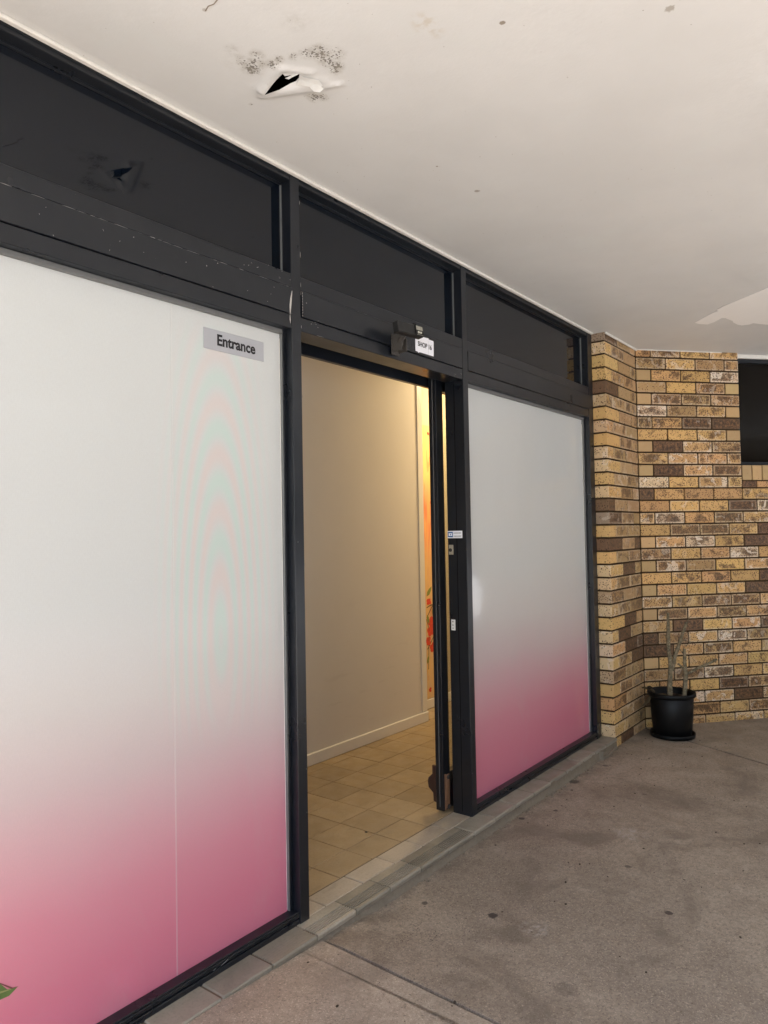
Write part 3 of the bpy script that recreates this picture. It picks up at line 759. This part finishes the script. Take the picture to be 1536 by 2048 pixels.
# broken shard and drip of mortar near the brick corner
bm = bmesh.new()
prism(bm, [(4.35, -.095), (4.42, -.094), (4.50, -.094), (4.57, -.0935), (4.555, -.108), (4.49, -.120), (4.40, -.124), (4.36, -.112)], lambda a, b, d: (a, b, .022+d-.018*max(0, (4.5-a)/.15)), .016)
prism(bm, [(4.33, -.08), (4.37, -.08), (4.36, -.112), (4.335, -.118)], lambda a, b, d: (a, b, .004+d), .05)
link('mortar_shard', bm, GROUTG, step)
bm = bmesh.new()
for _ in range(90):
    x = rr.choice((rr.uniform(1.9, 4.5), rr.uniform(3.0, 4.3))); y = -.100-abs(rr.gauss(0, .012)); s = rr.uniform(.0015, .006)
    bmesh.ops.create_icosphere(bm, subdivisions=1, radius=s, matrix=Matrix.Translation((x, y, zwalk(x)+s*.4)) @ Matrix.Scale(rr.uniform(.5, 1.3), 4, (1, 0, 0)))
tag(link('mortar_crumbs', bm, GROUTG), 'loose grey mortar crumbs scattered along the foot of the tiled step', 'crumbs', kind='stuff')

bm = bmesh.new(); rr = random.Random(31)
for _ in range(260):
    x = rr.uniform(1.5, 6.0); y = -.11-abs(rr.gauss(0, .55)); s_ = rr.choice((.0015, .002, .003, .0045))
    if y < -2: continue
    zz = zwalk(x) if x < 5 else 0
    bmesh.ops.create_icosphere(bm, subdivisions=1, radius=s_, matrix=Matrix.Translation((x, y, zz+s_*.3)) @ Matrix.Rotation(rr.uniform(0, 3), 4, 'Z') @ Matrix.Diagonal((rr.uniform(.6, 2), 1, .5, 1)))
tag(link('grit', bm, simple('dark_grit', (.055, .042, .03), .9, .2, 0, .6, 300)), 'dark grit and crumbs strewn over the concrete walkway', 'grit', kind='stuff')
# ================================================================== INTERIOR
bm = bmesh.new(); rr = random.Random(8)
S = .2030
ylines = [.112, .260, .463, .666, .868, 1.071, 1.165]
for j, (c, d) in enumerate(zip(ylines[:-1], ylines[1:])):
    x = 1.558
    while x < 7:
        box(bm, x+.0016, x+S-.0016, c+.0016, d-.0016, .05, ZS+rr.uniform(-.0006, .0006), bev=.0012); x += S
x = 4.36
for c, d in ((1.166, 1.345),):
    while x < 7: box(bm, x+.0016, x+S-.0016, c+.0016, d, .05, ZS, bev=.0012); x += S
fl = tag(link('floor', bm, FLOORT), kind='structure')
B('grout', GROUT, fl, (1.40, 7.2, .108, 1.36, .03, ZS-.0022), bev=0)
bm = bmesh.new(); prism(bm, [(2.555, .296), (2.563, .293), (2.571, .300), (2.566, .309), (2.557, .306)], lambda a, b, d: (a, b, ZS+.001+d), .001)
tag(link('floor_stain', bm, simple('dark_stain', (.04, .03, .02), .7)), 'small dark spot stuck on the beige tiled floor inside the door', 'stain')
iw = thing('interior_wall', 'cream plaster wall with white skirting inside the doorway', 'wall', (3, 1.16, ZS))
B('plaster', PLASTER, iw, (1.2, 4.312, 1.165, 1.30, ZS, 2.75), bev=.002)
B('corner_trim', SKIRT, iw, (4.258, 4.320, 1.157, 1.1648, .140, 2.75), (4.3125, 4.322, 1.1655, 1.30, ZS, 2.75), bev=.002)
B('skirting_board', SKIRT, iw, (1.2, 4.324, 1.150, 1.1648, ZS, .135), bev=.004)
sw = thing('interior_side_wall', 'plain plaster wall closing the corridor on its near side', 'wall', (1.3, .7, ZS))
B('plaster', PLASTER, sw, (1.25, 1.30, .11, 1.16, ZS, 2.75), (7.0, 7.05, .11, 1.36, ZS, 2.75), (1.3, 7.0, .27, .30, 2.41, 2.75), (3.75, 7.0, .27, .30, ZS, 2.40))
ic = B('interior_ceiling', PLASTER, None, (1.25, 7.05, .11, 1.50, 2.75, 2.80)); tag(ic, kind='structure')
fw = thing('far_interior_wall', 'bright cream wall with white skirting beyond the corridor end', 'wall', (5, 1.36, ZS))
B('plaster', CREAM, fw, (4.325, 7.0, 1.36, 1.50, ZS, 2.75), bev=0)
B('skirting_board', SKIRT, fw, (4.326, 7.0, 1.348, 1.3598, ZS, .135), bev=.003)
mu = thing('wall_mural', 'tall mural of draped orange cloth with red blossom on twigs on the far wall', 'mural', (5.2, 1.355, .14))
n = NT('mural_print')
z = n.sep()[2]
c = n.cramp(n.math('DIVIDE', z, 2.3, clamp=True), [(0, (.62, .46, .30)), (.25, (.66, .48, .28)), (.50, (.70, .42, .20)), (.62, (.74, .26, .12)), (.715, (.72, .30, .15)), (.76, (.60, .42, .22)), (.80, (.80, .55, .22)), (1, (.78, .52, .22))])
fold = n.noise(9, 3, .5, v=n.mapv((2.0, 1, .35), rot=(0, .25, 0)), dist=1.2)
c = n.mix(n.ramp(fold, .42, .62, 0, .5), c, (.80, .50, .16)); c = n.mix(n.ramp(fold, .45, .36, 0, .5), c, (.62, .17, .06))
n.set(c, .6, .3)
B('print', n.m, mu, (4.545, 4.835, 1.3545, 1.3595, .140, 2.235), bev=0)
def mz(py): return 2.235-(py-850)*(2.235-.116)/(1404-850)
def mxx(px, py): return 4.64+(px-850-(py-850)*.0118)*.0057
bm = bmesh.new(); bm2 = bmesh.new(); bm3 = bmesh.new()
rr = random.Random(2)
def blossom(b, x, z, r, k=5):
    for i in range(k):
        a = 2*math.pi*i/k+rr.random(); cx, cz = x+math.cos(a)*r*.55, z+math.sin(a)*r*.55
        prism(b, [(cx+math.cos(t)*r*.55, cz+math.sin(t)*r*.5) for t in [q*math.pi/4 for q in range(8)]], lambda p, q, d: (p, 1.3543-d, q), .0004+i*.0003)
for (px, py, r) in ((856, 1206, .028), (864, 1250, .055), (860, 1264, .045), (855, 1284, .034), (865, 1298, .04), (858, 1381, .018), (872, 1230, .03), (869, 1005, .04), (858, 866, .014)): blossom(bm, mxx(px, py), mz(py), r)
for i in range(4): blossom(bm, rr.uniform(4.76, 4.80), rr.uniform(.3, 1.0), rr.uniform(.02, .03))
def twig(b, pts, r=.004):
    for p, q in zip(pts[:-1], pts[1:]):
        a = Vector((mxx(*p), mz(p[1]))); c_ = Vector((mxx(*q), mz(q[1]))); d = (c_-a).normalized(); o_ = Vector((-d.y, d.x))*r
        prism(b, [tuple(a+o_), tuple(c_+o_), tuple(c_-o_), tuple(a-o_)], lambda x_, z_, dd: (x_, 1.3535-dd, z_), .0004)
twig(bm2, [(851, 1217), (858, 1214), (868, 1212)]); twig(bm2, [(851, 1237), (858, 1225), (866, 1213)]); twig(bm2, [(852, 1300), (862, 1285), (870, 1270)]); twig(bm2, [(850, 1240), (856, 1260), (854, 1340)], .003)
def lf_(b, px, py, l, ang):
    x, z = mxx(px, py), mz(py); ca, sa = math.cos(ang), math.sin(ang)
    prism(b, [(x+(u*ca-v*sa)*l, z+(u*sa+v*ca)*l) for u, v in ((-1, 0), (-.4, .35), (.3, .3), (1, 0), (.3, -.3), (-.4, -.35))], lambda p, q, d: (p, 1.3528-d, q), .0004)
lf_(bm3, 857, 1185, .05, .8); lf_(bm3, 867, 1222, .05, 1.3); lf_(bm3, 854, 1241, .04, -1.2); lf_(bm3, 853, 1320, .035, 1.2)
link('blossoms', bm, simple('blossom_red', (.62, .07, .04), .6, .3, 0, .3, 40), mu)
link('twigs', bm2, simple('twig_brown', (.10, .07, .03), .6), mu)
link('leaves', bm3, simple('leaf_green', (.20, .24, .06), .6), mu)
# the lit corridor lamp (out of sight above the door head)
lm = thing('corridor_ceiling_lamp', 'warm round ceiling lamp lighting the corridor behind the shopfront', 'lamp', (5.0, .88, 2.75))
bm = bmesh.new(); lathe(bm, [(.0, 2.70), (.10, 2.70), (.13, 2.72), (.14, 2.749)], 5.0, .88, 32)
n = NT('lamp_glass'); n.set((.8, .7, .5), .4); n.b.inputs['Emission Color'].default_value = (1, .66, .28, 1); n.b.inputs['Emission Strength'].default_value = 2
link('diffuser', bm, n.m, lm)
pl = bpy.data.lights.new('lamp_light', 'AREA'); pl.shape = 'DISK'; pl.size = .24; pl.energy = 6.5; pl.color = (1, .76, .42)
po = bpy.data.objects.new('lamp_light', pl); C.objects.link(po); po.location = (5.0, .88, 2.69); po.parent = lm; po.matrix_parent_inverse = Matrix.Translation((-5.0, -.88, -2.75))

# ================================================================== BRICK WALL
CXw, CYw = 5.232, -.0822
th = R(40.885)
ex = Vector((math.cos(th), -math.sin(th), 0)); en = Vector((-math.sin(th), -math.cos(th), 0))
# end wall frame: local x along wall, local y into the wall, z up
ME = Matrix((ex, -en, Vector((0, 0, 1)))).transposed().to_4x4(); ME.translation = Vector((CXw, CYw, 0))
MF = Matrix.Translation((X_3, CYw, 0))          # short face parallel to the shopfront
bw = thing('brick_wall', 'speckled yellow and brown brick wall with raked dark joints and a dark window', 'wall', (CXw, CYw, 0))
zj = lambda k: .060+(30-k)*.086
bm = bmesh.new()
lb_ = bm.loops.layers.float_color.new('base'); lp_ = bm.loops.layers.float_color.new('par'); lu_ = bm.loops.layers.uv.new('brickuv')
rb = random.Random(77)
def brick(Mx, u0, u1, v0, v1, z0, z1, kind=None, front='y'):
    r_ = rb.random()
    if kind is None:
        kind = 'yellow' if r_ < .30 else 'orange' if r_ < .48 else 'tan' if r_ < .56 else 'dark' if r_ < .70 else 'pale' if r_ < .84 else 'half'
    j = lambda c: tuple(max(0, x*(1+rb.uniform(-.035, .035))) for x in c)
    jj = rb.uniform(.85, 1.12)
    pal = {'yellow': ((.56, .355, .135), rb.uniform(.6, 1), rb.uniform(.25, .75), rb.choice((0, .2, .5))),
           'orange': ((.53, .315, .135), rb.uniform(.6, 1), rb.uniform(.35, .7), rb.choice((0, .4, .8))),
           'tan': ((.38, .245, .105), rb.uniform(.4, .9), rb.uniform(.3, .7), .3),
           'dark': ((.14, .085, .048), rb.uniform(.3, .8), rb.uniform(.95, 1.15), rb.choice((0, 0, .35))),
           'pale': ((.60, .45, .29), rb.uniform(.8, 1), rb.uniform(.45, .85), 1.0),
           'half': ((.44, .285, .13), rb.uniform(.6, 1.0), rb.uniform(.75, 1.0), .4),
           'plain': ((.46, .315, .155), .05, .0, 0), 'header': ((.62, .40, .155), rb.uniform(.2, .8), rb.uniform(0, .25), rb.choice((0, 0, .5))),
           'shaded_face': ((.40, .262, .125), rb.uniform(.2, .6), rb.uniform(.3, .8), rb.choice((0, .2, .4)))}[kind]  # last kind: short face's weaker light put into a duller brick colour
    base = tuple(x*jj for x in j(pal[0])); par = (pal[1], pal[2], pal[3], u1-u0)
    vs, fs = box(bm, u0, u1, v0, v1, z0, z1, bev=.0022)
    for v in vs:
        v.co += Vector((rb.uniform(-.0008, .0008), rb.uniform(-.0005, .0005), rb.uniform(-.0007, .0007)))
    for f in fs:
        for l in f.loops:
            l[lb_] = (*base, 1); l[lp_] = par; l[lu_].uv = (l.vert.co.x-u0, l.vert.co.z-z0)
    for v in vs: v.co = Mx @ v.co
ZT = H-.001; MO = .006
for k in range(0, 32):
    z1 = zj(k-1)-MO if k else H+.02; z0 = zj(k)+MO
    if k == 31: z0 = -.03
    z1 = min(z1, H+.02)
    # --- end wall
    off = 0 if k % 2 else -.12
    u = off
    while u < 5.0:
        a, b = max(u, 0)+(.005 if u > 0 else .006), u+.24-MO
        if b-a > .03:
            pieces = [(a, b, z0, z1)]
            if k <= 9:                                  # window opening s .835 - 2.28
                pieces = []
                if a < .835: pieces.append((a, min(b, .834), z0, z1))
                if b > 2.285: pieces.append((max(a, 2.285), b, z0, z1))
            elif k in (10, 11):
                pieces = []
                if a < .835: pieces.append((a, min(b, .835), z0, z1))
                if b > 2.285: pieces.append((max(a, 2.285), b, z0, z1))
            for (p, q, r0, r1) in pieces:
                if q-p > .02:
                    kd = 'plain' if (q-p < .13 and rb.random() < .6) else None
                    brick(ME, p, q, 0, .11, r0, r1, kd)
        u += .24
    # --- short face beside the shopfront, with its return towards the window
    js_ = [0, .24, .48, .596] if k % 2 == 0 else [0, .12, .36, .596]
    for i_, (a, b) in enumerate(zip(js_[:-1], js_[1:])):
        kd = rb.choice(('header', 'header', 'header', 'yellow', 'header', 'orange', 'dark', 'header', 'tan', 'header', 'pale')) if i_ == 0 else rb.choice(('shaded_face', 'shaded_face', 'shaded_face', 'dark', 'tan'))
        brick(MF, a+(.0 if i_ == 0 else MO), b-MO, 0, .11, z0, z1, kd)
# soldier sill under the window and the cut course beneath it
u = .842
while u < 2.27:
    brick(ME, u, u+.077, -.001, .11, 1.752, 1.861, 'plain'); u += .086
u = .842
while u < 2.27:
    brick(ME, u, min(u+.115 if u < .85 else u+.23, 2.28), 0, .11, zj(11)+MO, 1.743); u += .125 if u < .85 else .24
link('bricks', bm, BRICK, bw)
bm = bmesh.new()
box(bm, .0, 5.0, .0075, .10, -.03, 1.70, bev=0, xf=ME); box(bm, .0, .829, .0075, .10, 1.70, H+.01, bev=0, xf=ME)
box(bm, .829, 2.29, .0075, .10, 1.70, 1.858, bev=0, xf=ME); box(bm, 2.29, 5.0, .0075, .10, 1.70, H+.01, bev=0, xf=ME)
box(bm, .0075, .60, .0075, .10, -.03, H+.01, bev=0, xf=MF)
link('mortar', bm, MORTAR, bw)
wi = thing('w', None, None)
bpy.data.objects.remove(wi)
def xbox(name, mat, parent, *bs, bev=.001):
    b_ = bmesh.new()
    for q in bs: box(b_, *q, bev=bev, xf=ME)
    return link(name, b_, mat, parent)
win = xbox('window', FRAME, bw, (.836, .872, .050, .11, 1.863, H-.03), (2.25, 2.284, .050, .11, 1.863, H-.03), (.872, 2.25, .050, .11, 1.863, 1.890), (.872, 2.25, .050, .11, H-.060, H-.03))
DG2 = NT('tinted_glass').set((.006, .0045, .003), .10, .14)
xbox('pane', DG2, win, (.872, 2.25, .078, .084, 1.890, H-.06), bev=0)
xbox('head_trim', TRIM, bw, (.836, 2.284, .030, .11, H-.0295, H-.002))
xbox('soffit_bead', TRIM, bw, (.0, .70, -.004, -.0005, H-.006, H-.0005), bev=0)
bm = bmesh.new(); box(bm, -.002, .60, -.014, -.0025, H-.014, H-.0005, bev=.003, xf=MF)
link('cornice_bead', bm, TRIM, bw)
# wall body behind the bricks
bm = bmesh.new(); box(bm, 0, 5.0, .112, .25, -.03, 1.70, bev=0, xf=ME); box(bm, .6, 5.0, .112, .25, 1.70, H+.01, bev=0, xf=ME)
link('wall_core', bm, VOID, bw)

# ================================================================== POTTED PLANT
px_, py_ = 5.115, -.300
pp_ = thing('potted_plant', 'bare ribbed cactus stems in a black plastic pot against the brick corner', 'plant', (px_, py_, 0))
bm = bmesh.new(); lathe(bm, [(0, .002), (.122, .002), (.142, .006), (.146, .030), (.143, .032), (.139, .012), (.11, .008), (0, .008)], px_, py_)
link('saucer', bm, BLACK, pp_, True)
bm = bmesh.new(); lathe(bm, [(0, .012), (.118, .012), (.123, .016), (.134, .16), (.139, .262), (.137, .264), (.136, .272), (.151, .274), (.155, .280), (.155, .298), (.151, .303), (.145, .300), (.141, .285), (.135, .262), (.128, .24), (0, .24)], px_, py_, 64)
pot = link('pot', bm, BLACK, pp_, True)
rr = random.Random(6)
bm = bmesh.new()
rings = 10; seg = 30; prev = None
cv = bm.verts.new((px_, py_, .262))
for i in range(1, rings+1):
    r0 = .132*i/rings; ring = [bm.verts.new((px_+r0*math.cos(2*math.pi*k/seg), py_+r0*math.sin(2*math.pi*k/seg), .260+rr.uniform(-.005, .006))) for k in range(seg)]
    for k in range(seg):
        if prev is None: bm.faces.new((cv, ring[k], ring[(k+1) % seg]))
        else: bm.faces.new((prev[k], ring[k], ring[(k+1) % seg], prev[(k+1) % seg]))
    prev = ring
link('soil', bm, simple('dry_soil', (.045, .032, .022), .95, .2, 0, .5, 90, .8, 140), pp_)
def m_stem():
    n = NT('grey_green_stem')
    c = n.mix(n.ramp(n.noise(40, 4), .35, .65), (.085, .07, .038), (.19, .15, .09))
    c = n.mix(n.math('MULTIPLY', n.ramp(n.voro(120), .28, .18), n.ramp(n.noise(60, 2), .42, .55)), c, (.42, .36, .24))
    c = n.mix(n.ramp(n.noise(26, 3, v=n.mapv((1, 1, 1), (4, 4, 4))), .58, .68, 0, .8), c, (.06, .05, .03))
    n.bump(n.noise(120, 4), .5, .004); return n.set(c, .65, .35)
STEM = m_stem()
vd = Vector((.966, .259, 0)).normalized()      # roughly away from the walkway
def pix(px, py, dep=0.0):
    """point near the pot: px, py are offsets in metres right / up in the plane facing the walkway"""
    right = Vector((.28, -.96, 0)).normalized()
    return Vector((px_, py_, 0))+right*px+vd*dep+Vector((0, 0, py))
def stem(pts, r0, r1, name='stem', ribs=.16):
    r0 *= .86; r1 *= .82; b = bmesh.new(); P_ = []
    for i in range(len(pts)-1):
        a, c_ = Vector(pts[i]), Vector(pts[i+1]); m_ = max(2, int((c_-a).length/.018))
        for k in range(m_): P_.append(a.lerp(c_, k/m_)+Vector((rr.uniform(-1, 1), rr.uniform(-1, 1), 0))*.0012)
    P_.append(Vector(pts[-1])); n_ = len(P_)
    tube(b, P_, [r0+(r1-r0)*i/(n_-1) for i in range(n_)], 12, ribs, rr)
    # spines along the ribs
    for i in range(1, n_-1):
        for _ in range(2):
            t = rr.uniform(0, 6.28); d = Vector((math.cos(t), math.sin(t), rr.uniform(-.2, .5))).normalized(); r = r0+(r1-r0)*i/(n_-1)
            p = P_[i]+d*r*.8; q = p+d*rr.uniform(.004, .009)
            s = d.cross(Vector((0, 0, 1))).normalized()*.0011
            b.faces.new([b.verts.new(p+s), b.verts.new(p-s), b.verts.new(q)])
    return link(name, b, STEM, pp_)
k_ = .00355
Q = lambda px, py, d=0: pix((px-1349)*k_, .262+(1398-py)*k_*1.0, d)
stem([Q(1345, 1402), Q(1347, 1370), Q(1349, 1340), Q(1346, 1300, .0), Q(1347, 1238)], .021, .012)
stem([Q(1350, 1348, .01), Q(1357, 1322, .015), Q(1366, 1295, .02), Q(1374, 1270, .02), Q(1379, 1256, .02)], .018, .011)
stem([Q(1371, 1400, -.01), Q(1374, 1370, -.01), Q(1376, 1352, -.01)], .019, .017)
stem([Q(1376, 1352, -.01), Q(1370, 1341, -.01), Q(1362, 1333, -.005)], .010, .007)
stem([Q(1375, 1352, -.01), Q(1374, 1330, -.01), Q(1374, 1305, 0)], .016, .012)
stem([Q(1377, 1352, -.01), Q(1396, 1340, -.02), Q(1415, 1330, -.03), Q(1430, 1321, -.03)], .011, .010)
for (a, b, c_) in ((Q(1379, 1258, .02), Q(1384, 1246, .02), .004), (Q(1366, 1296, .02), Q(1376, 1288, .01), .005), (Q(1374, 1318, 0), Q(1366, 1306, 0), .005), (Q(1376, 1300, 0), Q(1386, 1292, 0), .004), (Q(1410, 1332, -.03), Q(1414, 1322, -.03), .004), (Q(1347, 1290), Q(1339, 1280), .004)): stem([a, b], c_, c_*.7)
# dead leaves on the soil and hanging over the rim
DRY = simple('dead_leaf', (.16, .12, .07), .8, .3, 0, .4, 60, .4)
def leafm(c0, n_ax, l, wdt, curl, seedv):
    b = bmesh.new(); r_ = random.Random(seedv); ax = Vector(n_ax).normalized(); sd_ = ax.cross(Vector((0, 0, 1))).normalized(); up = sd_.cross(ax)
    rows = []
    for i in range(9):
        t = i/8; wv = wdt*math.sin(math.pi*min(.98, t*.95+.03))**.7
        rows.append([b.verts.new(Vector(c0)+ax*l*t+sd_*wv*s+up*(curl*(abs(s)**1.5)*wdt-curl*.6*l*t*t+r_.uniform(-.001, .001))) for s in (-1, -.5, 0, .5, 1)])
    for i in range(8):
        for k in range(4): b.faces.new((rows[i][k], rows[i][k+1], rows[i+1][k+1], rows[i+1][k]))
    bmesh.ops.solidify(b, geom=b.faces[:], thickness=.0008)
    return link('dead_leaf', b, DRY, pp_, True)
leafm(Q(1318, 1392, -.02), (.2, .5, .3), .10, .022, .6, 1); leafm(Q(1332, 1397, -.04), (-.3, -.4, .25), .09, .020, .8, 2)
leafm(Q(1322, 1398, .02), (.1, -.7, .2), .08, .018, .5, 3); leafm(Q(1358, 1400, -.05), (.1, -.8, .05), .07, .012, .4, 5)
leafm(Q(1312, 1392, -.02), (-.25, .30, -.75), .10, .028, -.3, 4)
bm = bmesh.new(); bmesh.ops.create_icosphere(bm, subdivisions=2, radius=.016, matrix=Matrix.Translation(Q(1310, 1382, 0)) @ Matrix.Scale(.7, 4, (0, 0, 1)))
link('seed_head', bm, simple('dark_seed', (.03, .022, .016), .8, .2, 0, .3, 80, .5), pp_)

# ================================================================== ACROSS THE STREET (unseen building, added as a dark mass for the glass to reflect)
ob = thing('added_dark_building', 'long two storey dark block across the street, unseen, added to darken reflections', 'building', (4, -13, -.06))
B('wall', simple('dark_reflected_facade', (.11, .075, .055), .85, .3, 0, .25, 3), ob, (-14, 26, -20, -13, -.06, 6.2), bev=0)
B('parapet', TRIM, ob, (-14.1, 26.1, -20.1, -12.9, 6.2, 6.45), bev=0)
for x in range(-12, 25, 4):
    wq = B('window', FRAME, ob, (x, x+2.4, -13.0, -12.96, .7, 2.3), bev=0)
    B('pane', DGLASS, wq, (x+.08, x+2.32, -12.96, -12.955, .78, 2.22), bev=0)
